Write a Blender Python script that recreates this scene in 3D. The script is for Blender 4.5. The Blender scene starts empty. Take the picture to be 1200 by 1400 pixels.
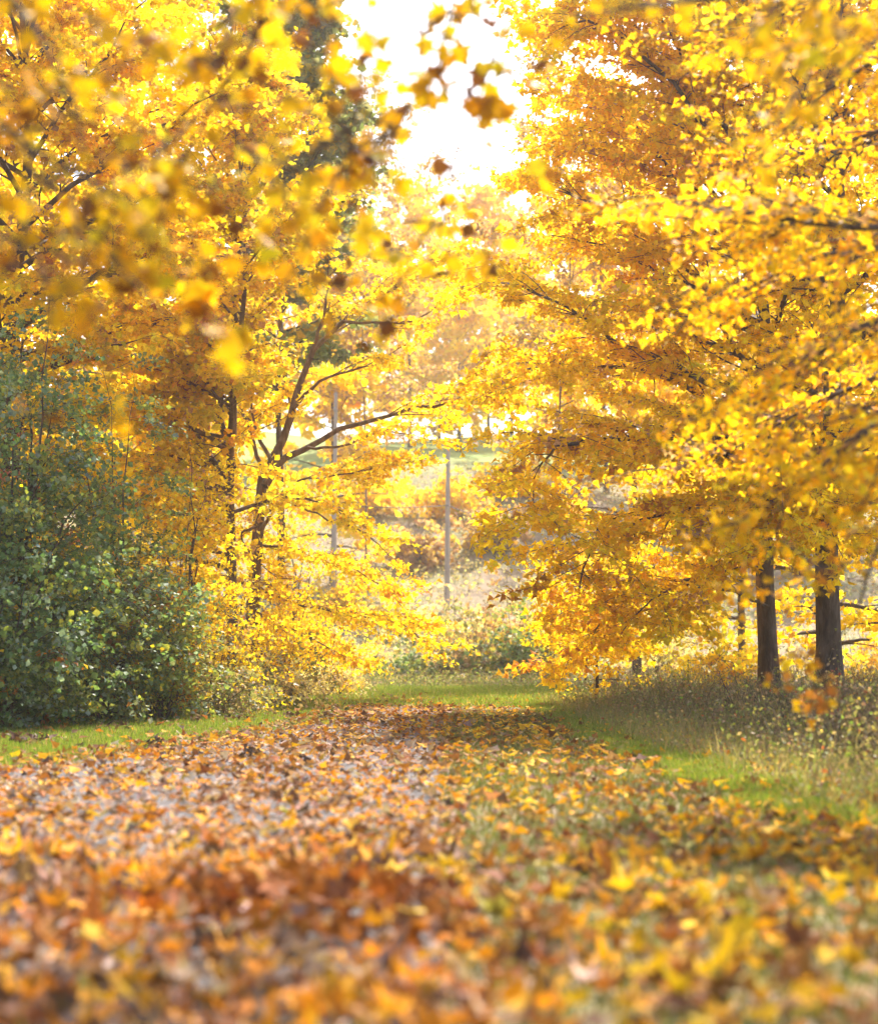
import bpy, math, random
import numpy as np
from mathutils import Vector, Matrix

# ------------------------------------------------------------------ camera
scene = bpy.context.scene
C = scene.collection
F = 2600.0                       # focal length in photograph pixels (1200 x 1400)
CAM_H = 1.0
HORIZON = 895.0
PITCH = math.atan((HORIZON - 700.0) / F)
cam_d = bpy.data.cameras.new('camera')
cam = bpy.data.objects.new('camera', cam_d)
C.objects.link(cam)
scene.camera = cam
cam.location = (0, 0, CAM_H)
cam.rotation_euler = (math.pi / 2 + PITCH, 0, 0)
cam_d.sensor_fit = 'VERTICAL'
cam_d.sensor_height = 36.0
cam_d.lens = 36.0 * F / 1400.0
cam_d.clip_end = 3000
cam_d.clip_start = 0.1
cam_d.dof.use_dof = True
cam_d.dof.focus_distance = 30.0
cam_d.dof.aperture_fstop = (cam_d.lens / 1000.0) / 0.046

# ------------------------------------------------------------------ light
SUN_EL, SUN_AZ = math.radians(50), math.radians(14)       # azimuth measured from +Y towards +X (sun ahead of the camera)
world = bpy.data.worlds.new("World")
scene.world = world
world.use_nodes = True
wn = world.node_tree
bg = wn.nodes['Background']
sky = wn.nodes.new('ShaderNodeTexSky')
sky.sky_type = 'NISHITA'
sky.sun_disc = False
sky.sun_elevation = SUN_EL
sky.sun_rotation = SUN_AZ
sky.air_density = 1.0
sky.dust_density = 4.0
sky.ozone_density = 0.6
wn.links.new(sky.outputs[0], bg.inputs[0])
bg.inputs[1].default_value = 0.15

sun_d = bpy.data.lights.new('sun', 'SUN')
sun_d.energy = 4.8
sun_d.angle = math.radians(0.5)
sun_d.color = (1.0, 0.95, 0.87)
sun = bpy.data.objects.new('sun', sun_d)
C.objects.link(sun)
sd = Vector((math.sin(SUN_AZ) * math.cos(SUN_EL), math.cos(SUN_AZ) * math.cos(SUN_EL), math.sin(SUN_EL)))
sun.rotation_euler = sd.to_track_quat('Z', 'Y').to_euler()

scene.view_settings.view_transform = 'Standard'
scene.view_settings.look = 'None'
scene.view_settings.exposure = 1.38
scene.view_settings.gamma = 1.0
scene.view_settings.use_curve_mapping = False
scene.render.engine = 'CYCLES'
cy = scene.cycles
cy.max_bounces = 10
cy.diffuse_bounces = 7
cy.glossy_bounces = 2
cy.transmission_bounces = 5
cy.volume_bounces = 1
cy.sample_clamp_indirect = 6.0
cy.use_denoising = True
cy.caustics_reflective = False
cy.caustics_refractive = False

# ------------------------------------------------------------------ helpers
RNG = np.random.default_rng(7)
random.seed(7)
cp, sp = math.cos(PITCH), math.sin(PITCH)


def at(x, y, d):
    """photograph pixel at distance d (metres ahead of the camera) -> world point"""
    yy = F * cp - (700 - y) * sp
    zz = F * sp + (700 - y) * cp
    k = d / yy
    return np.array([(x - 600) * k, d, CAM_H + zz * k])


def smooth(a, b, v):
    t = np.clip((v - a) / (b - a), 0, 1)
    return t * t * (3 - 2 * t)


def terrain(x, y):
    x = np.asarray(x, float); y = np.asarray(y, float)
    z = 13.0 * smooth(66, 142, y) + 9.0 * smooth(118, 185, y)
    z = z + smooth(72, 100, y) * (0.9 * np.sin(x * 0.07 + 1.3) * np.cos(y * 0.05) + 0.4 * np.sin(x * 0.23 + y * 0.11))
    side = smooth(9, 22, np.abs(x)) * smooth(10, 30, y)
    z = z + side * (0.25 * np.sin(x * 0.3) + 0.2 * np.cos(y * 0.21 + x * 0.1)) * (1 - smooth(50, 58, y) * smooth(72, 66, y))
    return z


def nrm(v):
    return v / np.maximum(np.linalg.norm(v, axis=-1, keepdims=True), 1e-9)


def link(name, data, parent=None, mat=None):
    o = bpy.data.objects.new(name, data)
    C.objects.link(o)
    if parent is not None:
        o.parent = parent
    if mat is not None:
        data.materials.append(mat)
    return o


def tag(o, label=None, cat=None, group=None, kind=None):
    if label: o['label'] = label
    if cat: o['category'] = cat
    if group: o['group'] = group
    if kind: o['kind'] = kind
    return o


def mesh_np(name, V, faces, cols=None, smooth_shade=False):
    """faces: int array (n, k) or a list of such arrays"""
    if not isinstance(faces, (list, tuple)):
        faces = [faces]
    faces = [f for f in faces if len(f)]
    me = bpy.data.meshes.new(name)
    V = np.asarray(V, np.float32)
    me.vertices.add(len(V))
    me.vertices.foreach_set('co', V.ravel())
    nl = sum(f.size for f in faces)
    nf = sum(len(f) for f in faces)
    me.loops.add(nl)
    me.loops.foreach_set('vertex_index', np.concatenate([f.ravel() for f in faces]).astype(np.int32))
    me.polygons.add(nf)
    starts, o = [], 0
    for f in faces:
        starts.append(o + np.arange(len(f)) * f.shape[1])
        o += f.size
    me.polygons.foreach_set('loop_start', np.concatenate(starts).astype(np.int32))
    if smooth_shade:
        me.polygons.foreach_set('use_smooth', np.ones(nf, bool))
    if cols is not None:
        a = me.attributes.new('tint', 'FLOAT_COLOR', 'POINT')
        c = np.ones((len(V), 4), np.float32)
        c[:, :3] = cols
        a.data.foreach_set('color', c.ravel())
    me.update(calc_edges=True)
    return me


class Buf:
    def __init__(self):
        self.V, self.Fq, self.Ft, self.Cc, self.n = [], [], [], [], 0

    def add(self, V, F_, col=None):
        V = np.asarray(V, float).reshape(-1, 3)
        F_ = np.asarray(F_) + self.n
        (self.Ft if F_.shape[1] == 3 else self.Fq).append(F_)
        self.V.append(V)
        if col is not None:
            self.Cc.append(np.broadcast_to(col, V.shape))
        self.n += len(V)

    def build(self, name, mat, parent=None, sm=False):
        fs = []
        if self.Fq: fs.append(np.concatenate(self.Fq))
        if self.Ft: fs.append(np.concatenate(self.Ft))
        me = mesh_np(name, np.concatenate(self.V), fs, np.concatenate(self.Cc) if self.Cc else None, sm)
        return link(name, me, parent, mat)


def frames(T):
    up = np.array([0, 0, 1.0])
    ref = np.where(np.abs(T[..., 2:3]) > 0.9, np.array([1.0, 0, 0]), up)
    u = nrm(np.cross(ref, T))
    return u, np.cross(T, u)


def tube(P, R, sides=8, knobs=0.0, rng=RNG):
    """one tube along a polyline, closed at the end"""
    P = np.asarray(P, float); R = np.asarray(R, float)
    T = nrm(np.gradient(P, axis=0))
    u = np.zeros_like(P)
    a, _ = frames(T[:1])
    prev = a[0]
    for i in range(len(P)):
        prev = prev - T[i] * prev.dot(T[i]); prev = prev / np.linalg.norm(prev)
        u[i] = prev
    w = np.cross(T, u)
    ang = np.arange(sides) * 2 * np.pi / sides
    r = R[:, None] * (1 + knobs * rng.uniform(-1, 1, (len(P), sides)))
    V = P[:, None] + r[..., None] * (u[:, None] * np.cos(ang)[None, :, None] + w[:, None] * np.sin(ang)[None, :, None])
    i = np.arange(len(P) - 1)[:, None] * sides
    j = np.arange(sides)[None]
    j2 = (j + 1) % sides
    Fq = np.stack([i + j, i + j2, i + sides + j2, i + sides + j], -1).reshape(-1, 4)
    V = V.reshape(-1, 3)
    return V, Fq


def segs(A, B, ra, rb, sides=3):
    """many straight tapered pieces at once"""
    T = nrm(B - A)
    u, w = frames(T)
    ang = np.arange(sides) * 2 * np.pi / sides
    ring = u[:, None] * np.cos(ang)[None, :, None] + w[:, None] * np.sin(ang)[None, :, None]
    ra = np.broadcast_to(ra, len(A)); rb = np.broadcast_to(rb, len(A))
    V = np.concatenate([A[:, None] + ring * ra[:, None, None], B[:, None] + ring * rb[:, None, None]], 1)
    base = (np.arange(len(A)) * 2 * sides)[:, None, None]
    j = np.arange(sides); j2 = (j + 1) % sides
    f = np.stack([j, j2, j2 + sides, j + sides], -1)[None] + base
    return V.reshape(-1, 3), f.reshape(-1, 4)


def resample(P, n):
    P = np.asarray(P, float)
    # Catmull-Rom through the given points
    Q = np.vstack([2 * P[0] - P[1], P, 2 * P[-1] - P[-2]])
    out = []
    m = len(P) - 1
    for s in np.linspace(0, m, n):
        k = min(int(s), m - 1); t = s - k
        a, b, c, d = Q[k], Q[k + 1], Q[k + 2], Q[k + 3]
        out.append(0.5 * ((2 * b) + (-a + c) * t + (2 * a - 5 * b + 4 * c - d) * t * t + (-a + 3 * b - 3 * c + d) * t ** 3))
    return np.array(out)


# leaf templates: base at the origin, tip towards +Y, face normal +Z
def template_far():
    V = np.array([(0, 0, 0), (-.45, .5, .14), (0, 1, -.05), (.45, .5, .14)], float)
    return V, np.array([(0, 2, 1), (0, 3, 2)])


def template_mid():
    V = np.array([(0, 0, 0), (.52, .22, .10), (.24, .5, .05), (0, 1, -.12), (-.24, .5, .05), (-.52, .22, .10)], float)
    return V, np.array([(0, 1, 2), (0, 2, 3), (0, 3, 4), (0, 4, 5)])


def template_maple(seed=0, curl=0.25):
    r = np.random.default_rng(seed)
    half = [(0.05, .02), (.22, -.06), (.34, .06), (.27, .14), (.55, .34), (.58, .45), (.30, .44), (.34, .60), (.22, .66), (.12, .80)]
    pts = [(0, 0)] + half + [(0, 1.05)] + [(-x, y) for x, y in reversed(half)]
    V = [(0, .36, 0)] + [(x, y, 0) for x, y in pts]
    V = np.array(V, float)
    d2 = (V[:, 0] ** 2 + (V[:, 1] - .36) ** 2)
    ax = r.uniform(-1, 1, 2); ax /= np.linalg.norm(ax)
    V[:, 2] = curl * (d2 * 1.1 + r.uniform(-.5, .9) * (V[:, 0] * ax[0] + (V[:, 1] - .4) * ax[1]) ** 2 * 2)
    V[:, 2] += 0.10 * curl * r.uniform(-1, 1, len(V)) * 3 * np.sqrt(d2)
    V[:, :2] *= 1 + .07 * r.uniform(-1, 1, (len(V), 2))
    n = len(pts)
    Ft = [(0, 1 + i, 1 + (i + 1) % n) for i in range(n)]
    # stalk
    k = len(V)
    V = np.vstack([V, [(-.014, -.45, .08), (.014, -.45, .08), (0, .04, .01)]])
    Ft.append((k, k + 1, k + 2))
    return V, np.array(Ft)


TF, TM = template_far(), template_mid()


def leaf_frames(n, rng, up_bias=0.9, outward=None, droop=0.4):
    N = nrm(rng.normal(size=(n, 3)) * 0.75 + np.array([0, 0, up_bias]))
    Y = rng.normal(size=(n, 3)) * np.array([1, 1, .5])
    if outward is not None:
        Y = Y + outward * 1.2
    Y[:, 2] -= droop
    Y = nrm(Y - N * (Y * N).sum(1, keepdims=True))
    X = np.cross(Y, N)
    return np.stack([X, Y, N], -1)           # columns


def leaf_mesh(name, P, size, col, tmpl, mat, parent, rng, up_bias=0.9, outward=None, droop=0.4, R=None):
    TV, TFa = tmpl
    n = len(P)
    if R is None:
        R = leaf_frames(n, rng, up_bias, outward, droop)
    sc = size * np.clip(rng.lognormal(-.03, .27, n), .45, 1.6)
    V = P[:, None] + np.einsum('nij,kj->nki', R, TV) * sc[:, None, None]
    Fa = (TFa[None] + (np.arange(n) * len(TV))[:, None, None]).reshape(-1, TFa.shape[1])
    cols = np.repeat(col, len(TV), axis=0)
    me = mesh_np(name, V.reshape(-1, 3), Fa, cols)
    return link(name, me, parent, mat)


def palette(n, rng, pal, weights, jitter=0.13, groups=None):
    """colour per leaf; groups = index of the twig each leaf sits on, so sprays keep a common hue"""
    pal = np.array(pal, float); w = np.array(weights, float); w = w / w.sum()
    if groups is not None:
        g = rng.choice(len(pal), size=int(groups.max()) + 1, p=w)
        idx = g[groups]
        swap = rng.random(n) < 0.45
        idx = np.where(swap, rng.choice(len(pal), size=n, p=w), idx)
    else:
        idx = rng.choice(len(pal), size=n, p=w)
    c = pal[idx]
    return np.clip(c * (1 + rng.normal(size=(n, 1)) * jitter) * (1 + rng.normal(size=(n, 3)) * jitter * .35), 0.003, 0.9)


# ------------------------------------------------------------------ materials
def new_mat(name):
    m = bpy.data.materials.new(name)
    m.use_nodes = True
    nt = m.node_tree
    for n in list(nt.nodes):
        nt.nodes.remove(n)
    out = nt.nodes.new('ShaderNodeOutputMaterial')
    return m, nt, out


def leaf_material(name, source='attr', trans=0.6, rough=0.55, spec=0.12, boost=1.4):
    m, nt, out = new_mat(name)
    if source == 'attr':
        a = nt.nodes.new('ShaderNodeAttribute'); a.attribute_name = 'tint'; col = a.outputs['Color']
    else:
        a = nt.nodes.new('ShaderNodeObjectInfo'); col = a.outputs['Color']
    tc = nt.nodes.new('ShaderNodeTexCoord')
    no = nt.nodes.new('ShaderNodeTexNoise'); no.inputs['Scale'].default_value = 30 if source == 'attr' else 7
    no.inputs['Detail'].default_value = 3
    nt.links.new(tc.outputs['Object'], no.inputs['Vector'])
    ramp = nt.nodes.new('ShaderNodeValToRGB')
    ramp.color_ramp.elements[0].position = .3; ramp.color_ramp.elements[0].color = (.72, .66, .6, 1)
    ramp.color_ramp.elements[1].position = .65; ramp.color_ramp.elements[1].color = (1.08, 1.08, 1.08, 1)
    nt.links.new(no.outputs['Fac'], ramp.inputs[0])
    mul = nt.nodes.new('ShaderNodeMix'); mul.data_type = 'RGBA'; mul.blend_type = 'MULTIPLY'; mul.inputs[0].default_value = 1
    nt.links.new(col, mul.inputs[6]); nt.links.new(ramp.outputs[0], mul.inputs[7])
    p = nt.nodes.new('ShaderNodeBsdfPrincipled')
    p.inputs['Roughness'].default_value = rough
    p.inputs['Specular IOR Level'].default_value = spec
    nt.links.new(mul.outputs[2], p.inputs['Base Color'])
    t = nt.nodes.new('ShaderNodeBsdfTranslucent')
    g = nt.nodes.new('ShaderNodeMix'); g.data_type = 'RGBA'; g.blend_type = 'MULTIPLY'; g.inputs[0].default_value = 1
    g.inputs[7].default_value = (boost, boost * .99, boost * .5, 1)
    nt.links.new(mul.outputs[2], g.inputs[6]); nt.links.new(g.outputs[2], t.inputs['Color'])
    mx = nt.nodes.new('ShaderNodeMixShader'); mx.inputs[0].default_value = trans
    nt.links.new(p.outputs[0], mx.inputs[1]); nt.links.new(t.outputs[0], mx.inputs[2])
    nt.links.new(mx.outputs[0], out.inputs['Surface'])
    return m


def noise_material(name, stops, scale=3.0, detail=6, rough=.9, bump=0.4, bump_scale=None, stretch=(1, 1, 1), spec=.25, bdist=.02):
    m, nt, out = new_mat(name)
    tc = nt.nodes.new('ShaderNodeTexCoord')
    mp = nt.nodes.new('ShaderNodeMapping'); mp.inputs['Scale'].default_value = stretch
    nt.links.new(tc.outputs['Object'], mp.inputs[0])
    no = nt.nodes.new('ShaderNodeTexNoise'); no.inputs['Scale'].default_value = scale; no.inputs['Detail'].default_value = detail
    no.inputs['Roughness'].default_value = .65
    nt.links.new(mp.outputs[0], no.inputs['Vector'])
    r = nt.nodes.new('ShaderNodeValToRGB')
    while len(r.color_ramp.elements) < len(stops):
        r.color_ramp.elements.new(.5)
    for e, (pos, c) in zip(r.color_ramp.elements, stops):
        e.position = pos; e.color = (*c, 1)
    nt.links.new(no.outputs['Fac'], r.inputs[0])
    p = nt.nodes.new('ShaderNodeBsdfPrincipled'); p.inputs['Roughness'].default_value = rough
    p.inputs['Specular IOR Level'].default_value = spec
    nt.links.new(r.outputs[0], p.inputs['Base Color'])
    n2 = nt.nodes.new('ShaderNodeTexNoise'); n2.inputs['Scale'].default_value = bump_scale or scale * 4; n2.inputs['Detail'].default_value = 5
    nt.links.new(mp.outputs[0], n2.inputs['Vector'])
    b = nt.nodes.new('ShaderNodeBump'); b.inputs['Strength'].default_value = bump; b.inputs['Distance'].default_value = bdist
    nt.links.new(n2.outputs['Fac'], b.inputs['Height']); nt.links.new(b.outputs[0], p.inputs['Normal'])
    nt.links.new(p.outputs[0], out.inputs['Surface'])
    return m


M_LEAF = leaf_material('autumn_leaf')
M_GREEN = leaf_material('green_leaf', trans=.4, rough=.55, spec=.3, boost=1.4)
M_LITTER = leaf_material('fallen_leaf', trans=.25, rough=.7, spec=.1, boost=1.1)
M_LITTER_OBJ = leaf_material('fallen_leaf_single', 'obj', trans=.25, rough=.7, spec=.1, boost=1.1)
M_LEAF_OBJ = leaf_material('autumn_leaf_single', 'obj', trans=.42, boost=1.0)
M_GRASS = leaf_material('grass_blade', trans=.45, rough=.55, spec=.2)
M_BARK = noise_material('grey_brown_bark', [(.3, (.035, .025, .02)), (.5, (.085, .06, .045)), (.72, (.16, .13, .11))], 9, 6, .9, .9, 30, (1, 1, .25))
M_BARK_WARM = noise_material('warm_bark', [(.3, (.06, .035, .02)), (.5, (.13, .08, .045)), (.72, (.22, .16, .11))], 9, 6, .9, .8, 30, (1, 1, .25))
M_SOIL = noise_material('soil_and_thatch', [(.25, (.05, .035, .02)), (.45, (.10, .075, .035)), (.6, (.13, .12, .05)), (.8, (.20, .16, .09))], 1.2, 8, .95, .8, 20)
M_ASPHALT = noise_material('worn_asphalt', [(.3, (.04, .036, .034)), (.5, (.08, .07, .07)), (.75, (.15, .13, .125))], 7, 8, .9, .7, 90, spec=.4, bdist=.006)
M_ROAD = noise_material('pale_gravel_road', [(.3, (.22, .21, .2)), (.7, (.38, .36, .34))], 4, 6, .9, .4)
M_POLE = noise_material('weathered_pole', [(.3, (.30, .25, .22)), (.7, (.48, .42, .38))], 5, 5, .85, .5, 30, (1, 1, .15))
M_METAL = noise_material('dull_metal', [(.3, (.25, .25, .26)), (.7, (.4, .4, .42))], 8, 3, .5, .1)
M_TWIG = noise_material('pinkish_bark', [(.3, (.16, .11, .09)), (.5, (.24, .17, .13)), (.72, (.32, .24, .2))], 9, 6, .9, .6, 30, (1, 1, .25))
M_WIRE = noise_material('black_wire', [(.3, (.05, .05, .05)), (.7, (.09, .09, .09))], 8, 2, .6, .1)

# hillside: meadow colours laid down by place, not by light
mm, nt, out = new_mat('hill_ground')
tc = nt.nodes.new('ShaderNodeTexCoord')
n1 = nt.nodes.new('ShaderNodeTexNoise'); n1.inputs['Scale'].default_value = .35; n1.inputs['Detail'].default_value = 10; n1.inputs['Roughness'].default_value = .7
nt.links.new(tc.outputs['Object'], n1.inputs['Vector'])
r1 = nt.nodes.new('ShaderNodeValToRGB')
for _ in range(2): r1.color_ramp.elements.new(.5)
for e, (p_, c_) in zip(r1.color_ramp.elements, [(.3, (.15, .10, .07)), (.45, (.26, .20, .13)), (.56, (.20, .19, .08)), (.72, (.36, .28, .19))]):
    e.position = p_; e.color = (*c_, 1)
nt.links.new(n1.outputs['Fac'], r1.inputs[0])
sx = nt.nodes.new('ShaderNodeSeparateXYZ'); nt.links.new(tc.outputs['Object'], sx.inputs[0])
mr = nt.nodes.new('ShaderNodeMapRange'); mr.inputs[1].default_value = 124; mr.inputs[2].default_value = 134
nt.links.new(sx.outputs['Y'], mr.inputs[0])
lawn = nt.nodes.new('ShaderNodeValToRGB')
lawn.color_ramp.elements[0].position = .35; lawn.color_ramp.elements[0].color = (.14, .22, .04, 1)
lawn.color_ramp.elements[1].position = .65; lawn.color_ramp.elements[1].color = (.26, .30, .08, 1)
nt.links.new(n1.outputs['Fac'], lawn.inputs[0])
mx = nt.nodes.new('ShaderNodeMix'); mx.data_type = 'RGBA'
nt.links.new(mr.outputs[0], mx.inputs[0]); nt.links.new(r1.outputs[0], mx.inputs[6]); nt.links.new(lawn.outputs[0], mx.inputs[7])
pb = nt.nodes.new('ShaderNodeBsdfPrincipled'); pb.inputs['Roughness'].default_value = .95; pb.inputs['Specular IOR Level'].default_value = .2
nt.links.new(mx.outputs[2], pb.inputs['Base Color'])
bp = nt.nodes.new('ShaderNodeBump'); bp.inputs['Strength'].default_value = .8; bp.inputs['Distance'].default_value = .15
n2 = nt.nodes.new('ShaderNodeTexNoise'); n2.inputs['Scale'].default_value = 6; n2.inputs['Detail'].default_value = 6
nt.links.new(tc.outputs['Object'], n2.inputs['Vector']); nt.links.new(n2.outputs['Fac'], bp.inputs['Height'])
nt.links.new(bp.outputs[0], pb.inputs['Normal']); nt.links.new(pb.outputs[0], out.inputs['Surface'])
M_GROUND = mm

# ------------------------------------------------------------------ the ground
gx = np.unique(np.concatenate([np.linspace(-500, -60, 23), np.linspace(-60, 60, 121), np.linspace(60, 500, 23)]))
gy = np.unique(np.concatenate([np.linspace(-40, 0, 9), np.linspace(0, 250, 251), np.linspace(250, 900, 40)]))
GX, GY = np.meshgrid(gx, gy)
V = np.stack([GX, GY, terrain(GX, GY)], -1).reshape(-1, 3)
nx, ny = len(gx), len(gy)
i = (np.arange(ny - 1)[:, None] * nx + np.arange(nx - 1)[None]).ravel()
ground = link('ground', mesh_np('ground', V, np.stack([i, i + 1, i + nx + 1, i + nx], -1), smooth_shade=True), None, M_GROUND)
tag(ground, kind='structure')


def path_left(y):   # left edge of the drive, metres
    return -1.9 - 2.4 * smooth(30, 12, y) - 1.0 * smooth(14, 6, y)


ys = np.linspace(-6, 58, 120)
wob = 0.08 * np.sin(ys * 1.7) + .05 * np.sin(ys * 4.1)
L = np.stack([path_left(ys) + wob, ys, np.full_like(ys, .004)], -1)
R_ = np.stack([0.05 + wob * .8, ys, np.full_like(ys, .004)], -1)
V = np.stack([L, R_], 1).reshape(-1, 3)
i = np.arange(len(ys) - 1) * 2
tag(link('path', mesh_np('path', V, np.stack([i, i + 1, i + 3, i + 2], -1)), None, M_ASPHALT), kind='structure')

xs = np.linspace(-60, 60, 60)
V = np.stack([np.stack([xs, 60.5 + .0 * xs, np.full_like(xs, .006)], -1), np.stack([xs, 64.0 + .0 * xs, np.full_like(xs, .006)], -1)], 1).reshape(-1, 3)
i = np.arange(len(xs) - 1) * 2
tag(link('road', mesh_np('road', V, np.stack([i, i + 2, i + 3, i + 1], -1)), None, M_ROAD), kind='structure')

# ------------------------------------------------------------------ growing trees
YEL = [(.82, .595, .013), (.82, .545, .011), (.82, .63, .02), (.80, .47, .010), (.65, .54, .03), (.52, .25, .04), (.46, .29, .18)]
YEL_NEAR = [(.80, .50, .009), (.80, .45, .007), (.80, .55, .014), (.72, .36, .008), (.60, .46, .02), (.50, .22, .04), (.44, .27, .16)]
W_YEL = [36, 24, 22, 7, 8, 2, 2]
W_BRIGHT = [30, 14, 34, 4, 14, 1, 3]
W_ORANGE = [28, 32, 12, 14, 5, 4, 4]
W_OLIVE = [20, 8, 18, 5, 40, 5, 4]
GREEN = [(.12, .20, .07), (.16, .24, .11), (.24, .29, .08), (.36, .37, .07), (.24, .31, .25), (.60, .42, .03), (.50, .19, .03)]
W_GREEN = [26, 24, 20, 12, 12, 5, 1.5]
DULL = [(.20, .22, .08), (.28, .26, .12), (.34, .30, .09), (.36, .25, .15), (.50, .38, .07)]
PINK = [(.42, .26, .18), (.50, .32, .16), (.60, .38, .08), (.34, .22, .16), (.62, .44, .06)]
PALE = [(.62, .55, .28), (.66, .58, .36), (.58, .50, .22), (.52, .38, .24), (.68, .56, .12)]


def rot_in_plane(T, a, side):
    up = np.array([0, 0, 1.0])
    right = nrm(np.cross(T, up))
    return T * np.cos(a)[..., None] + right * (side * np.sin(a))[..., None]


def sprays(limbs, rng, sub_gap=.28, sub_len=.42, twig_gap=.16, twig_len=.36, leaves_per_twig=9, t0=.08,
           droop=.10, lift=.12, spread=.08, max_sub=1.35, flat=0.22, drop_out=.12):
    """limbs: list of (polyline, r0, r1, length). Returns sub segments, twig segments and leaf points with outward directions."""
    subA, subB, subR, twA, twB, LP, LO, LG = [], [], [], [], [], [], [], []
    g = 0
    t0_ = t0
    for lm in limbs:
        P, r0, r1 = lm[:3]
        t0 = lm[3] if len(lm) > 3 else t0_
        P = np.asarray(P)
        seg = np.linalg.norm(np.diff(P, axis=0), axis=1)
        cum = np.concatenate([[0], np.cumsum(seg)])
        Ltot = cum[-1]
        n = max(3, int(Ltot * (1 - t0) / sub_gap))
        t = np.sort(rng.uniform(t0, 1.0, n)); t[-1] = 1.0
        s = t * Ltot
        k = np.clip(np.searchsorted(cum, s) - 1, 0, len(seg) - 1)
        f = (s - cum[k]) / np.maximum(seg[k], 1e-6)
        O = P[k] + (P[k + 1] - P[k]) * f[:, None]
        T = nrm(P[k + 1] - P[k])
        # steep limbs: take a random horizontal side
        side = np.where(np.arange(n) % 2 == 0, 1.0, -1.0)
        a = rng.uniform(.45, 1.15, n) * (1 - .5 * t)
        D = rot_in_plane(T, a, side)
        steep = np.abs(T[:, 2]) > .75
        if steep.any():
            az = rng.uniform(0, 2 * np.pi, n)
            H = np.stack([np.cos(az), np.sin(az), rng.uniform(0, .5, n)], -1)
            D = np.where(steep[:, None], nrm(H + T * .35), D)
        D = D + np.stack([np.zeros(n), np.zeros(n), rng.normal(size=n) * flat + lift], -1)
        D = nrm(D)
        Ls = np.minimum(sub_len * Ltot * (1.05 - .75 * t), max_sub) * rng.uniform(.6, 1.2, n) + .18
        m = 5
        q = np.linspace(0, 1, m)
        wig = rng.normal(size=(n, 1, 3)) * .07
        SP = O[:, None] + D[:, None] * (Ls[:, None] * q)[..., None] + wig * (np.sin(q * np.pi) * 1.0)[None, :, None] * Ls[:, None, None]
        SP[:, :, 2] -= droop * (Ls[:, None] * q) ** 2
        rr = (r0 + (r1 - r0) * t) * .42
        for j in range(m - 1):
            subA.append(SP[:, j]); subB.append(SP[:, j + 1])
            subR.append(np.stack([np.maximum(rr * (1 - q[j] * .75), .004), np.maximum(rr * (1 - q[j + 1] * .75), .003)], -1))
        keep = rng.random(n) > drop_out
        for b in range(n):
            if not keep[b]:
                continue
            nt_ = max(2, int(Ls[b] / twig_gap))
            tt = rng.uniform(.12, 1.0, nt_); tt[-1] = 1
            kk = np.clip((tt * (m - 1)).astype(int), 0, m - 2)
            ff = tt * (m - 1) - kk
            o2 = SP[b, kk] + (SP[b, kk + 1] - SP[b, kk]) * ff[:, None]
            t2 = nrm(SP[b, kk + 1] - SP[b, kk])
            sd2 = np.where(rng.random(nt_) < .5, 1.0, -1.0)
            d2 = rot_in_plane(t2, rng.uniform(.2, 1.1, nt_), sd2)
            d2[:, 2] += rng.normal(size=nt_) * flat * .8
            d2 = nrm(d2)
            l2 = twig_len * rng.uniform(.5, 1.2, nt_)
            e2 = o2 + d2 * l2[:, None]
            e2[:, 2] -= .12 * l2
            twA.append(o2); twB.append(e2)
            nl = leaves_per_twig
            u_ = rng.uniform(.1, 1.1, (nt_, nl))
            lp = o2[:, None] + (e2 - o2)[:, None] * u_[..., None] + rng.normal(size=(nt_, nl, 3)) * np.array([spread, spread, spread * .7])
            LP.append(lp.reshape(-1, 3)); LO.append(np.repeat(d2, nl, axis=0)); LG.append(np.full(nt_ * nl, g)); g += 1
    cat = np.concatenate
    return cat(subA), cat(subB), cat(subR), cat(twA), cat(twB), cat(LP), cat(LO), cat(LG)


def limb_curve(start, az, el, length, rng, sag=.22, n=9, wob=.11):
    q = np.linspace(0, 1, n)
    d = np.array([math.cos(az) * math.cos(el), math.sin(az) * math.cos(el), math.sin(el)])
    P = start + d * (q * length)[:, None]
    P[:, 2] -= sag * length * q ** 2 * (1.0 if el < .8 else .3)
    P += np.cumsum(rng.normal(size=(n, 3)) * wob * length / n * np.array([1, 1, .6]), axis=0) * (q > 0)[:, None]
    return P


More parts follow.
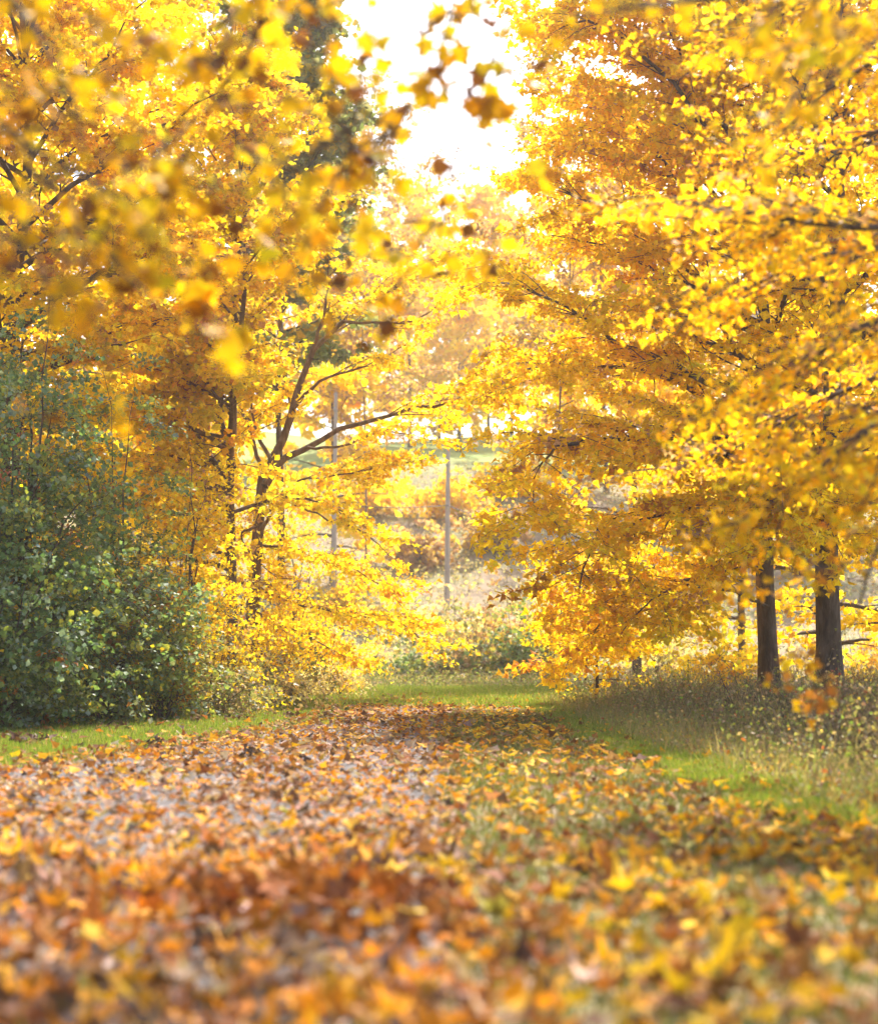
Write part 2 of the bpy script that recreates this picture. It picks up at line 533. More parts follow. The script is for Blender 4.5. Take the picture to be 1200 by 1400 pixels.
def tree(name, label, cat, base, H, r, spread=4.0, n_limbs=16, h0=.18, pal=YEL, w=W_YEL, leaf=.085, tmpl=TM, mat=M_LEAF, bark=M_BARK,
         seed=1, lean=(0, 0), extra=(), group=None, profile=None, top_el=1.15, low_el=.2, lpt=9, limb_r=.3, az_keep=None, trunk_pts=None, kw=None, taper=.95,
         twigs=True, jitter=.13, cut_above=None):
    rng = np.random.default_rng(seed)
    kw = dict(kw or {})
    bx, by = base
    b = np.array([bx, by, float(terrain(bx, by)) - .05])
    root = bpy.data.objects.new(name, None); C.objects.link(root)
    root.location = b
    tag(root, label, cat, group)
    q = np.linspace(0, 1, 14)
    if trunk_pts is None:
        T = np.stack([lean[0] * q ** 1.2 + (np.sin(q * 7 + seed) * .016 + np.sin(q * 13 + seed * 2) * .007) * H * q, lean[1] * q ** 1.2 + np.cos(q * 6 + seed) * .014 * H * q, q * H], -1)
    else:
        T = resample(np.asarray(trunk_pts) - b, 14); H = T[-1, 2]
    R = r * (1 - q * taper) ** 1.15
    R[0] *= 1.35
    tv, tf = tube(T, R, 12 if by < 50 else 8, .05, rng)
    bf = Buf(); bf.add(tv, tf); bf.build('trunk', bark, root, True)
    limbs = []
    for i in range(n_limbs):
        h = h0 + (0.97 - h0) * ((i + rng.uniform(.1, .9)) / n_limbs)
        az = i * 2.39996 + seed + rng.normal() * .25
        if az_keep is not None and not az_keep(math.atan2(math.sin(az), math.cos(az)), h):
            az = az + math.pi
        prof = profile(h) if profile else math.sin(min(1, (h - h0 * .6) / (1 - h0 * .6)) * math.pi * .93 + .12) ** .55
        Ln = spread * max(.18, prof) * rng.uniform(.75, 1.15)
        el = low_el + (top_el - low_el) * h ** 1.4 + rng.normal() * .1
        k = h * 13; k0 = int(min(k, 12)); st = T[k0] + (T[k0 + 1] - T[k0]) * (k - k0)
        rr = np.interp(h, q, R)
        limbs.append((limb_curve(st, az, el, Ln, rng), min(rr * .6, limb_r * r + .012 * Ln), .008))
    for e_ in extra:
        Pe = resample(np.asarray(e_[0]) - b, 14)
        jl = np.linalg.norm(Pe[-1] - Pe[0])
        jg = rng.normal(size=(14, 3)) * .006 * jl; jg[0] = 0
        limbs.append((Pe + jg, *e_[1:]))
    for lm in limbs:
        P, r0, r1 = lm[:3]
        n = len(P)
        v, f = tube(P, np.linspace(r0, r1, n), 7 if by < 45 else 4, .06, rng)
        bb = Buf(); bb.add(v, f); bb.build('limb', bark, root, True)
    sA, sB, sR, tA, tB, LP, LO, LG = sprays(limbs, rng, leaves_per_twig=lpt, **kw)
    bb = Buf()
    v, f = segs(sA, sB, sR[:, 0], sR[:, 1], 3); bb.add(v, f)
    if twigs:
        v, f = segs(tA, tB, .0045, .002, 3); bb.add(v, f)
    o = bb.build('twigs', bark, root); tag(o, kind='stuff')
    if cut_above is not None:
        k = LP[:, 2] < cut_above
        LP, LO, LG = LP[k], LO[k], LG[k]
    k = (LP + b)[:, 2] > terrain((LP + b)[:, 0], (LP + b)[:, 1]) + .03
    LP, LO, LG = LP[k], LO[k], LG[k]
    cols = palette(len(LP), rng, pal, w, jitter, LG)
    o = leaf_mesh('crown', LP, leaf, cols, tmpl, mat, root, rng, .7, LO, .45)
    tag(o, kind='stuff')
    STAT.append((name, len(LP)))
    return root, b


STAT = []


def px(x, d):
    return (at(x, 895, d)[0], d)


DK = dict(sub_gap=.21, twig_gap=.13, drop_out=.06)
# ---- right-hand maples
ex = []
for pts, d0, r0 in [
    ([(1045, 560), (960, 520), (850, 470), (745, 405), (665, 375)], 34, .07),
    ([(1045, 650), (940, 600), (830, 600), (770, 610), (735, 640), (720, 720)], 33, .06),
    ([(1048, 700), (940, 700), (850, 720), (800, 770), (790, 830)], 33, .05),
    ([(1050, 760), (960, 790), (880, 810), (830, 840), (800, 890)], 35, .045),
    ([(1045, 480), (950, 380), (850, 300), (790, 270), (750, 260)], 35, .07),
    ([(1040, 600), (920, 520), (800, 500), (715, 510), (665, 555)], 35, .06),
    ([(1040, 400), (930, 250), (850, 160), (790, 120)], 35, .06),
    ([(1050, 830), (1000, 810), (930, 800), (880, 830), (840, 880)], 34, .03),
    ([(1045, 260), (960, 120), (900, 20), (830, -60)], 34, .05),
    ([(1045, 300), (940, 140), (850, 50), (790, 30), (760, 50)], 33, .05),
    ([(1045, 350), (930, 220), (840, 170), (780, 190)], 35, .05),
    ([(1050, 640), (1010, 620), (990, 660), (985, 720)], 32.5, .035),
    ([(1052, 660), (1080, 620), (1100, 650), (1110, 720)], 32.5, .035),
    ([(1052, 700), (1030, 690), (1000, 720), (980, 780)], 33, .03),
    ([(1054, 700), (1080, 690), (1120, 700), (1150, 760)], 31.5, .03),
    ([(1052, 680), (1060, 670), (1050, 700), (1045, 750)], 31.5, .03),
    ([(1052, 600), (1040, 560), (1060, 600), (1070, 690)], 31.5, .035),
    ([(1040, 320), (960, 170), (890, 60), (830, 0)], 34, .06),
]:
    n = len(pts)
    ex.append(([at(x, y, d0 - .5 + k * (-2.2 if k % 2 else 1.2) / n) for k, (x, y) in enumerate(pts)], r0, .008))
bse = px(1052, 34)
tree('maple_tree', 'golden maple with slim dark trunk in the weeds right of the path', 'tree', bse, 15.5, .19, 4.7, 36, .25,
     w=W_YEL, seed=11, extra=ex, lean=(-.3, .3), lpt=9, leaf=.115, kw=DK, group='maples right of the path')
tree('maple_tree', 'golden maple with the thickest dark trunk, rightmost of the trunks seen in the weeds', 'tree', px(1133, 32), 16, .235, 4.4, 46, .2,
     w=W_ORANGE, seed=23, lean=(.35, .2), lpt=9, leaf=.12, tmpl=TF, kw=DK, group='maples right of the path')
# small bright maple bending down to the verge
ex = []
for pts in ([(800, 930), (800, 860), (770, 830), (765, 850), (752, 925)], [(805, 900), (830, 820), (810, 790), (785, 800)],
            [(805, 900), (850, 850), (890, 830), (930, 870)], [(805, 880), (790, 800), (830, 760), (870, 770)],
            [(805, 910), (840, 880), (880, 880), (900, 930)], [(803, 915), (770, 870), (765, 890), (758, 940)]):
    ex.append(([at(x, y, 37 + .3 * math.sin(x)) for x, y in pts], .02, .006))
tree('young_maple', 'low bright yellow young maple whose crown droops onto the verge grass', 'tree', px(815, 37), 2.0, .05, .9, 9, .25,
     w=W_BRIGHT, seed=31, extra=ex, leaf=.075, lpt=9, kw=dict(sub_gap=.16, twig_gap=.11, twig_len=.22, t0=.1, sub_len=.3, max_sub=.45), group='maples right of the path')

# ---- left-hand trees
tree('maple_tree', 'tall orange-yellow maple at the far left rising behind the green shrub', 'tree', px(0, 32), 15.5, .22, 4.4, 52, .2,
     w=W_YEL, seed=41, lean=(.2, 0), lpt=12, leaf=.125, tmpl=TF, kw=DK, group='maples left of the path')
ex = []
for pts, r0 in [([(318, 640), (300, 540), (265, 440), (235, 330), (200, 200)], .08), ([(318, 600), (320, 480), (326, 360), (345, 240), (350, 100)], .08),
                ([(316, 660), (240, 560), (160, 520), (90, 500)], .05), ([(320, 700), (400, 680), (470, 700)], .04)]:
    ex.append(([at(x, y, 36 + .4 * k) for k, (x, y) in enumerate(pts)], r0, .012))
tree('maple_tree', 'many-stemmed yellow-olive maple behind the green shrub', 'tree', px(318, 36), 13, .12, 2.8, 52, .2, az_keep=lambda a, h: math.cos(a) < .2 or h > .6,
     w=W_OLIVE, seed=47, extra=ex, lpt=12, leaf=.125, tmpl=TF, kw=DK, group='maples left of the path', bark=M_BARK_WARM)
ex = []
for pts, d0, r0, *t_ in [([(358, 660), (375, 625), (400, 560), (425, 490), (470, 440), (535, 395), (585, 350)], 40, .12, .5),
                    ([(362, 665), (378, 636), (420, 612), (480, 582), (560, 560), (620, 552), (680, 540)], 39.6, .095, .55),
                    ([(425, 490), (440, 440), (450, 380), (440, 300)], 40.3, .05, .3),
                    ([(400, 560), (440, 520), (500, 500), (560, 470)], 40.2, .045, .35),
                    ([(470, 440), (500, 440), (560, 440), (610, 410)], 40.3, .04, .3),
                    ([(420, 612), (470, 610), (520, 590), (580, 600)], 39.8, .035, .3),
                    ([(352, 720), (330, 730), (345, 760), (390, 800)], 38.2, .03, .05),
                    ([(352, 690), (360, 690), (350, 720), (365, 770)], 38.4, .03, .05),
                    ([(350, 800), (370, 800), (350, 830), (385, 870)], 38.4, .03, .05),
                    ([(378, 636), (350, 590), (345, 540), (360, 480)], 40, .05, .3),
                    ([(352, 680), (400, 660), (470, 650), (560, 632)], 39, .035),
                    ([(352, 700), (400, 690), (440, 705), (500, 730), (545, 770)], 39, .035),
                    ([(352, 745), (400, 750), (460, 765), (520, 800), (550, 830)], 40, .035),
                    ([(350, 800), (400, 825), (470, 838), (540, 850), (590, 880)], 39, .035),
                    ([(350, 780), (330, 830), (340, 880), (370, 910)], 38.6, .03),
                    ([(352, 840), (400, 860), (440, 880), (490, 905)], 40, .025),
                    ([(400, 560), (380, 470), (390, 390), (400, 300)], 41, .05, .4),
                    ([(360, 640), (330, 560), (310, 480), (330, 400)], 41, .05)]:
    ex.append(([at(x, y, d0 + .25 * k) for k, (x, y) in enumerate(pts)], r0, .008, *t_))
tree('maple_tree', 'leaning forked maple with two bare brown limbs reaching right over the path end', 'tree', px(345, 40), 5.2, .17, 1.5, 2, .35,
     w=W_BRIGHT, seed=53, extra=ex, lpt=9, leaf=.105, group='maples left of the path', bark=M_BARK_WARM, taper=.35, trunk_pts=[at(340, 965, 40), at(345, 850, 40), at(352, 740, 40), at(360, 645, 40)],
     kw=dict(flat=.12, sub_gap=.17, twig_gap=.12, drop_out=.15))
tree('ash_tree', 'tall grey-olive tree at the left edge of the open sky', 'tree', px(385, 52), 20.5, .13, 3.2, 50, .4,
     pal=[(.20, .25, .10), (.28, .32, .14), (.24, .26, .16), (.45, .38, .06), (.60, .42, .05)], w=[30, 26, 18, 12, 8], seed=59, leaf=.2, mat=M_GREEN, lpt=9, tmpl=TF,
     kw=dict(twig_gap=.16, sub_gap=.2), group='trees beyond the verge')

# ---- trees closing the view behind, each its own
more = [
    (20, 42, 18, 4.6, W_YEL, 'golden tree between the far left maple and the one beyond it', .105),  # x, depth, H, spread, weights, label, leaf
    (-90, 46, 15, 4.5, W_YEL, 'yellow tree standing beyond the far left maple', .11),
    (110, 52, 20, 4.8, W_BRIGHT, 'bright yellow tree behind the tall orange-yellow maple', .12),
    (230, 54, 22, 4.8, W_YEL, 'deep yellow tree behind the many-stemmed maple', .13),
    (1015, 64, 21, 4.8, W_BRIGHT, 'bright yellow tree behind the slim-trunked golden maple', .12),
    (1130, 46, 18, 4.6, W_ORANGE, 'orange-gold tree behind the thickest dark trunk', .11),
    (1290, 44, 17, 4.6, W_YEL, 'golden tree at the right edge of the wood', .11),
    (870, 62, 18, 4.2, W_YEL, 'golden tree behind the drooping limbs over the right verge', .14),
]
for k, (x, d, H, sp_, w_, lab, lf) in enumerate(more):
    tree('broadleaf_tree', lab, 'tree', px(x, d), H, .14, sp_, 40, .05, w=w_, seed=70 + k, leaf=lf * 1.6, lpt=7, tmpl=TF, kw=dict(twig_gap=.16, sub_gap=.36, spread=.14, twig_len=.45),
         group='trees beyond the verge', twigs=False)

# ---- fine pinkish half-bare trees by the open sky
for k, (x, d, H, sp_, lab) in enumerate([(500, 95, 26, 5.0, 'thin pinkish tree losing its leaves left below the sky gap'),
                                        (770, 60, 21.0, 3.6, 'thin pinkish-brown tree losing its leaves right beside the sky gap')]):
    tree('half_bare_tree', lab, 'tree', px(x, d), H, .07, sp_, 40, .25, bark=M_TWIG, limb_r=.5, pal=PINK, w=[24, 22, 22, 16, 14], seed=90 + k, leaf=.16, lpt=5, tmpl=TF,
         kw=dict(twig_gap=.2, sub_gap=.2, twig_len=.5), group='half-bare trees by the sky gap', top_el=1.1)

# ---- far hillside trees
far = [(455, 96, 17, 4.6, W_BRIGHT, 'sunlit yellow tree low on the hillside behind the forked maple'),
       (560, 150, 20, 6.5, W_BRIGHT, 'pale yellow tree on the hilltop lawn left of the utility pole'),
       (668, 158, 21, 6.5, W_YEL, 'golden tree on the hilltop lawn right of the utility pole'),
       (765, 135, 19, 5.6, W_BRIGHT, 'yellow tree at the right end of the hilltop lawn'),
       (380, 140, 22, 6.5, W_YEL, 'golden tree on the hilltop far left of the lawn'),
       (490, 185, 22, 7.5, W_BRIGHT, 'faint yellow tree furthest up the hill'),
       (628, 146, 12, 4.6, W_BRIGHT, 'small pale yellow tree on the lawn right above the middle pole'),
       (600, 175, 18, 6.5, W_BRIGHT, 'faint yellow tree closing the view over the middle pole'),
       (700, 172, 18, 6.0, W_YEL, 'faint golden tree closing the view right of the middle pole'),
       (830, 120, 20, 5.5, W_YEL, 'gold tree on the hillside behind the young maple'),
       (960, 110, 14, 5.0, W_BRIGHT, 'yellow tree on the hillside behind the slim dark trunk'),
       (1120, 105, 15, 5.5, W_BRIGHT, 'yellow tree on the hillside at the far right'),
       (200, 110, 15, 5.5, W_BRIGHT, 'yellow tree on the hillside behind the green shrub')]
for k, (x, d, H, sp_, w_, lab) in enumerate(far):
    tree('hillside_tree', lab, 'tree', px(x, d), H, .16, sp_, 34, .1 if k not in (1, 2, 3, 5) else .14, w=w_, seed=120 + k, leaf=.42, tmpl=TF, lpt=9,
         kw=dict(twig_gap=.26, sub_gap=.6, twig_len=.7, spread=.24), group='trees on the hillside', twigs=False)


# ------------------------------------------------------------------ shrubs
def shrub(name, label, cat, base, H, spread, n_stems=22, pal=GREEN, w=W_GREEN, leaf=.05, tmpl=TM, mat=M_GREEN, seed=1, lpt=9, group=None, bark=M_BARK, lean=(0, 0), kw=None, depth_k=.7, stems=None):
    rng = np.random.default_rng(seed)
    b = np.array([base[0], base[1], float(terrain(*base)) - .03])
    root = bpy.data.objects.new(name, None); C.objects.link(root); root.location = b
    tag(root, label, cat, group)
    limbs = []
    for k in range(n_stems):
        az = k * 2.39996 + seed
        u = ((k + .5) / n_stems) ** .5
        L_ = H * (1.12 - .25 * u) * rng.uniform(.75, 1.1)
        q = np.linspace(0, 1, 9)
        out_ = spread * u * rng.uniform(.8, 1.1)
        P = np.stack([math.cos(az) * out_ * q ** 1.1 + lean[0] * q + rng.normal() * .05, math.sin(az) * out_ * depth_k * q ** 1.1 + lean[1] * q,
                      L_ * (1 - .45 * u) * (q ** .85) - .35 * L_ * u * q ** 3], -1)
        P[:, :2] += rng.normal(size=2) * .12
        P += np.cumsum(rng.normal(size=(9, 3)) * .02 * H / 2, axis=0) * (q > 0)[:, None]
        P[0, 2] = 0
        limbs.append((P, .006 + .004 * H, .003))
    bb = Buf()
    for P, r0, r1 in limbs:
        v, f = tube(P, np.linspace(r0, r1, len(P)), 4, 0, rng); bb.add(v, f)
    k_ = dict(sub_gap=.2, sub_len=.38, twig_gap=.13, twig_len=.26, t0=.05, flat=.5, lift=.0, spread=.07, droop=.3)
    k_.update(kw or {})
    sA, sB, sR, tA, tB, LP, LO, LG = sprays(limbs, rng, leaves_per_twig=lpt, **k_)
    v, f = segs(sA, sB, np.minimum(sR[:, 0], .008), np.minimum(sR[:, 1], .005), 3); bb.add(v, f)
    tag(bb.build('stems', bark, root), kind='stuff')
    k = LP[:, 2] > .02
    LP, LO, LG = LP[k], LO[k], LG[k]
    o = leaf_mesh('foliage', LP, leaf, palette(len(LP), rng, pal, w, .16, LG), tmpl, mat, root, rng, .5, LO, .3)
    tag(o, kind='stuff')
    STAT.append((name, len(LP)))
    return root


shrub('honeysuckle_shrub', 'big grey-green shrub filling the left edge below the orange-yellow maple', 'shrub', px(20, 27), 6.6, 2.2, 46, seed=3, leaf=.075, lpt=8, tmpl=TF, group='green shrubs on the left')
shrub('honeysuckle_shrub', 'smaller olive shrub leaning out at the right flank of the big grey-green one', 'shrub', px(150, 29), 5.2, 1.3, 30, seed=4, leaf=.075, tmpl=TF,
      pal=GREEN, w=[14, 16, 26, 26, 8, 16, 6], group='green shrubs on the left')
shrub('honeysuckle_shrub', 'dark green shrub cut by the left edge, lowest and nearest to the grass', 'shrub', px(-20, 25), 3.6, 1.6, 36, seed=5, leaf=.075, tmpl=TF, w=[34, 24, 14, 6, 18, 2, 1], group='green shrubs on the left')
shrub('sumac_bush', 'pinkish red bush showing above the green shrub at the left edge', 'bush', px(15, 29.5), 5.6, 1.2, 14, seed=6, leaf=.07, mat=M_LEAF, lpt=6,
      pal=[(.42, .12, .08), (.48, .20, .14), (.36, .24, .16), (.5, .28, .08)], w=[3, 4, 3, 2])
# thicket under the left trees
for k, (x, d, H, sp_, pal, lab) in enumerate([
    (245, 31, 1.5, .9, DULL, 'low olive brush between the green shrub and the grass'),
    (320, 33, 1.7, 1.0, DULL, 'tan-olive brush under the many-stemmed maple'),
    (395, 36, 1.5, 1.0, DULL, 'pale olive brush under the forked maple'),
    (450, 44, 1.3, 1.0, PALE, 'pale straw-coloured brush where the left verge ends'),
    (262, 33, 5.2, 1.2, YEL, 'orange-yellow sapling brush against the right flank of the green shrubs'),
    (215, 29, 2.6, .9, GREEN, 'dull green-yellow brush filling the gap before the orange-yellow sapling'),
    (290, 31, 1.6, .9, DULL, 'tan brush at the right foot of the green shrubs'),
    (365, 34.5, 1.2, .9, PALE, 'straw-coloured low brush before the orange-yellow sapling'),
    (340, 39, 2.6, 1.2, YEL, 'orange-yellow sapling brush beneath the forked maple'),
    (255, 37, 3.0, 1.3, YEL, 'orange-yellow sapling brush beside the green shrub'),
    (390, 46, 5.4, 1.4, YEL, 'tall bright yellow sapling brush beyond the forked maple'),
    (445, 49, 3.2, 1.3, YEL, 'lower bright yellow sapling brush at the right of the forked maple')]):
    shrub('brush', lab, 'bush', px(x, d), H, sp_, 18, pal=pal, w=[5, 4, 4, 3, 2] if len(pal) == 5 else (W_YEL if pal is YEL else [8, 10, 22, 24, 6, 20, 5]), leaf=.07, mat=M_LEAF if pal is YEL else M_GREEN,
          seed=200 + k, lpt=8, group='brush along the left verge')
# brush past the crossing road
for k, (x, d, H, sp_, pal, lab) in enumerate([
    (650, 67, 3.4, 1.7, DULL, 'dull green bush in the middle beyond the crossing road'),
    (705, 66, 3.0, 1.5, GREEN, 'green bush right of the middle beyond the crossing road'),
    (605, 68, 2.2, 1.5, DULL, 'low olive bush just left of the utility pole foot'),
    (550, 67, 1.9, 1.5, GREEN, 'green brush at the left end of the crossing road'),
    (500, 72, 2.2, 1.8, PALE, 'pale bleached bush left of the middle beyond the road'),
    (750, 67, 3.4, 1.8, DULL, 'dark olive bush behind the young maple'),
    (690, 76, 4.0, 2.0, PINK, 'russet-pink bush above the green one beyond the road'),
    (620, 82, 2.6, 2.2, PALE, 'cream seed-headed bush in the middle of the slope'),
    (740, 84, 3.2, 2.4, PALE, 'cream seed-headed bush at the right of the slope'),
    (545, 84, 2.8, 2.2, PALE, 'cream seed-headed bush at the left of the slope'),
    (470, 88, 3.4, 2.4, YEL, 'yellow bush at the left of the slope'),
    (560, 101, 3.6, 2.6, PINK, 'pinkish bush half way up the slope left of the pole'),
    (665, 104, 3.4, 2.8, PINK, 'pinkish bush half way up the slope right of the pole'),
    (610, 112, 3.4, 3.0, YEL, 'pale yellow bush behind the utility pole'),
    (700, 116, 3.6, 3.0, YEL, 'yellow bush high on the slope at right'),
    (510, 114, 3.6, 3.0, YEL, 'yellow bush high on the slope at left'),
    (900, 74, 3.0, 2.4, PALE, 'cream bush glimpsed behind the slim dark trunk'),
    (985, 56, 2.6, 1.8, YEL, 'yellow bush glimpsed between the two dark trunks'),
    (1180, 70, 3.2, 2.4, YEL, 'yellow bush at the right edge behind the weeds')]):
    shrub('bush', lab, 'bush', px(x, d), H, sp_, 16, pal=pal, w=W_YEL if pal is YEL else ([5, 4, 4, 3, 2] if len(pal) == 5 else W_GREEN), leaf=.17 if d < 90 else .26, tmpl=TF,
          mat=M_LEAF if pal in (YEL, PINK, PALE) else M_GREEN, seed=230 + k, lpt=6, kw=dict(sub_gap=.28, twig_gap=.2, twig_len=.4, spread=.1), group='bushes beyond the road')
# right verge bushes
for k, (x, d, H, sp_, pal, w_, lab) in enumerate([
    (1215, 21, 1.15, .9, DULL + [(.4, .08, .05)], [5, 4, 3, 4, 2, 3], 'weedy bush with dark red leaves at the right edge'),
    (1110, 26, 1.1, .9, DULL, [5, 4, 4, 3, 2], 'olive weedy bush in front of the thickest dark trunk'),
    (950, 33, 1.0, .9, DULL, [3, 5, 3, 5, 3], 'tan weedy bush left of the slim dark trunk'),
    (860, 38, .9, .9, DULL, [3, 5, 3, 5, 3], 'tan weedy bush at the foot of the young maple'),
    (1060, 22, .8, .8, DULL, [8, 5, 3, 4, 1], 'green weedy bush standing forward of the slim dark trunk'),
    (1165, 17, .8, .7, DULL, [3, 5, 4, 3, 3], 'low straw-olive weedy bush nearest the camera at the right edge'),
    (1010, 28, 1.2, .8, DULL, [4, 3, 3, 6, 3], 'brownish weedy bush just left of the slim dark trunk')]):
    shrub('weedy_bush', lab, 'bush', px(x, d), H, sp_, 18, pal=[tuple(.7 * v for v in c) for c in pal], w=w_, leaf=.038, seed=260 + k, lpt=4, group='weedy bushes on the right verge', kw=dict(twig_gap=.16))


# ------------------------------------------------------------------ utility poles, wires, fence
def utility_pole(x, d, top, r, label, arm=True, ytop=None):
    X, Y = px(x, d)
    z0 = float(terrain(X, Y))
    root = bpy.data.objects.new('utility_pole', None); C.objects.link(root); root.location = (X, Y, z0)
    tag(root, label, 'pole', 'utility poles')
    b = Buf(); v, f = tube(np.array([(.02, -r, top - .9), (.02, -r - .12, top - .86), (.02, -r - .14, top - .7)]), [.05, .07, .04], 8); b.add(v, f); b.build('insulator', M_METAL, root, True)
    b = Buf(); v, f = tube(np.array([(0, 0, -.3), (0.02, 0, top * .5), (0.06, 0, top)]), [r, r * .85, r * .65], 12); b.add(v, f); b.build('shaft', M_POLE, root, True)
    if arm:
        b = Buf(); v, f = segs(np.array([(-1.1, -.15, top - .5)]), np.array([(1.2, -.15, top - .5)]), .07, .07, 4); b.add(v, f); b.build('crossarm', M_POLE, root)
        for xx in (-1, -.4, 1.05):
            b = Buf(); v, f = tube(np.array([(xx, -.15, top - .44), (xx, -.15, top - .36), (xx, -.15, top - .28)]), [.03, .06, .04], 8); b.add(v, f); b.build('insulator', M_METAL, root, True)
    return np.array([X, Y, z0 + top])


pA = utility_pole(611, 92, 7.8, .14, 'pale wooden utility pole rising in the middle of the slope', arm=False)
pB = utility_pole(456, 88, 10.5, .12, 'pale wooden utility pole half hidden behind the forked maple', arm=False)
pC = utility_pole(797, 90, 3.6, .15, 'short grey utility pole seen right of the sky gap low between yellow leaves', arm=False)


def wire(a, b_, sag, label):
    q = np.linspace(0, 1, 24)
    P = a + (b_ - a) * q[:, None]
    P[:, 2] -= sag * 4 * q * (1 - q)
    b = Buf(); v, f = tube(P, np.full(24, .022), 5); b.add(v, f)
    tag(b.build('overhead_wire', M_WIRE), label, 'wire', 'wires between the poles')


wire(at(456, 690, 87.8), at(611, 691, 91.8), .12, 'thin wire slung between the two pale utility poles')
wire(at(611, 691, 91.8), at(797, 742, 89.8), .15, 'thin wire from the middle pole to the short grey pole')
# fence on the hilltop lawn
fx = [(528, 'fence post furthest left on the hilltop lawn'), (561, 'dark fence post left of the middle utility pole on the hilltop'), (626, 'fence post just right of the middle utility pole on the hilltop'),
      (692, 'thin fence post near the right end of the hilltop lawn'), (730, 'thick fence post at the right end of the hilltop lawn')]
for x, lab in fx:
    X, Y = px(x, 150)
    z = float(terrain(X, Y))
    b = Buf(); v, f = tube(np.array([(0, 0, -.2), (0, 0, .8), (.02, 0, 1.5)]), [.11, .11, .1], 8, .04); b.add(v, f)
    o = b.build('fence_post', M_BARK_WARM, None, True); o.location = (X, Y, z); tag(o, lab, 'post', 'fence posts on the hilltop lawn')

# ------------------------------------------------------------------ grass and weeds
def blades(name, xy, h, col, rng, lean=.35, width=.006, label=None, tip_bend=.0, mat=M_GRASS):
    n = len(xy)
    z = terrain(xy[:, 0], xy[:, 1])
    B = np.stack([xy[:, 0], xy[:, 1], z], -1)
    az = rng.uniform(0, 2 * np.pi, n)
    s = np.stack([np.cos(az), np.sin(az), np.zeros(n)], -1) * (width * rng.uniform(.7, 1.4, n))[:, None]
    ln = rng.normal(size=(n, 3)) * lean; ln[:, 2] = 1
    T_ = B + nrm(ln) * (h * rng.uniform(.5, 1.25, n))[:, None]
    V = np.stack([B - s, B + s, T_], 1).reshape(-1, 3)
    Fa = np.arange(n * 3).reshape(-1, 3)
    o = link(name, mesh_np(name, V, Fa, np.repeat(col, 3, axis=0)), None, mat)
    tag(o, label, 'grass', None, 'stuff')
    return o


rg = np.random.default_rng(5)
GR = [(.10, .17, .02), (.15, .23, .03), (.19, .26, .03), (.25, .26, .06), (.34, .29, .12)]


def scatter(n, fx0, fx1, y0, y1, rng, power=1.0):
    y = y0 + (y1 - y0) * rng.random(n) ** power
    a, b_ = fx0(y), fx1(y)
    return np.stack([a + (b_ - a) * rng.random(n), y], -1)


# left lawn strip
xy = scatter(80000, lambda y: -y * .26 - 1.0, lambda y: path_left(y) + .1 + .5 * rg.normal(size=len(y)) * .5, 15.5, 40, rg)
xy = xy[(rg.random(len(xy)) < smooth(15.5, 19, xy[:, 1]) + .1)]
blades('left_lawn', xy, .085, palette(len(xy), rg, GR, [16, 28, 26, 18, 12], .2), rg, label='short bright green grass on the left verge', width=.007)
# far crest
xy = scatter(48000, lambda y: -6 + 0 * y, lambda y: 6 + 0 * y, 36, 60, rg)
blades('crest_grass', xy, .13, palette(len(xy), rg, GR, [14, 30, 26, 20, 10], .15), rg, label='green grass at the far end of the path', width=.012)
# right lawn, thin under the leaves and bright at its outer edge
xy = scatter(64000, lambda y: 0.0 * y + .0, lambda y: 2.4 + .0 * y, 4.2, 34, rg, 1.2)
blades('lawn', xy, .06, palette(len(xy), rg, [(.08, .12, .03), (.12, .15, .04), (.15, .13, .05), (.20, .15, .07), (.12, .08, .04)], [14, 18, 16, 7, 14], .2), rg, label='worn grass showing between the leaves right of the path', width=.005)
ed = lambda y: 2.2 + .35 * smooth(25, 12, y) + .12 * np.sin(y * 1.9) + .08 * np.sin(y * 4.3 + 1)
xy = scatter(60000, lambda y: ed(y) - .5, lambda y: ed(y) + .15, 11, 38, rg, .9)
blades('verge_grass', xy, .09, palette(len(xy), rg, GR, [16, 28, 22, 22, 14], .2), rg, label='bright green grass strip along the right verge', width=.006)

xy = scatter(11000, lambda y: ed(y) - .1, lambda y: ed(y) + 2.2, 9, 40, rg, .9)
blades('rank_grass', xy, .32, palette(len(xy), rg, [(.17, .22, .05), (.24, .25, .08), (.32, .27, .13), (.36, .29, .17), (.26, .18, .11)], [16, 16, 14, 8, 14], .15), rg, lean=.6, label='rank half-dry grass leaning over the right verge', width=.005)
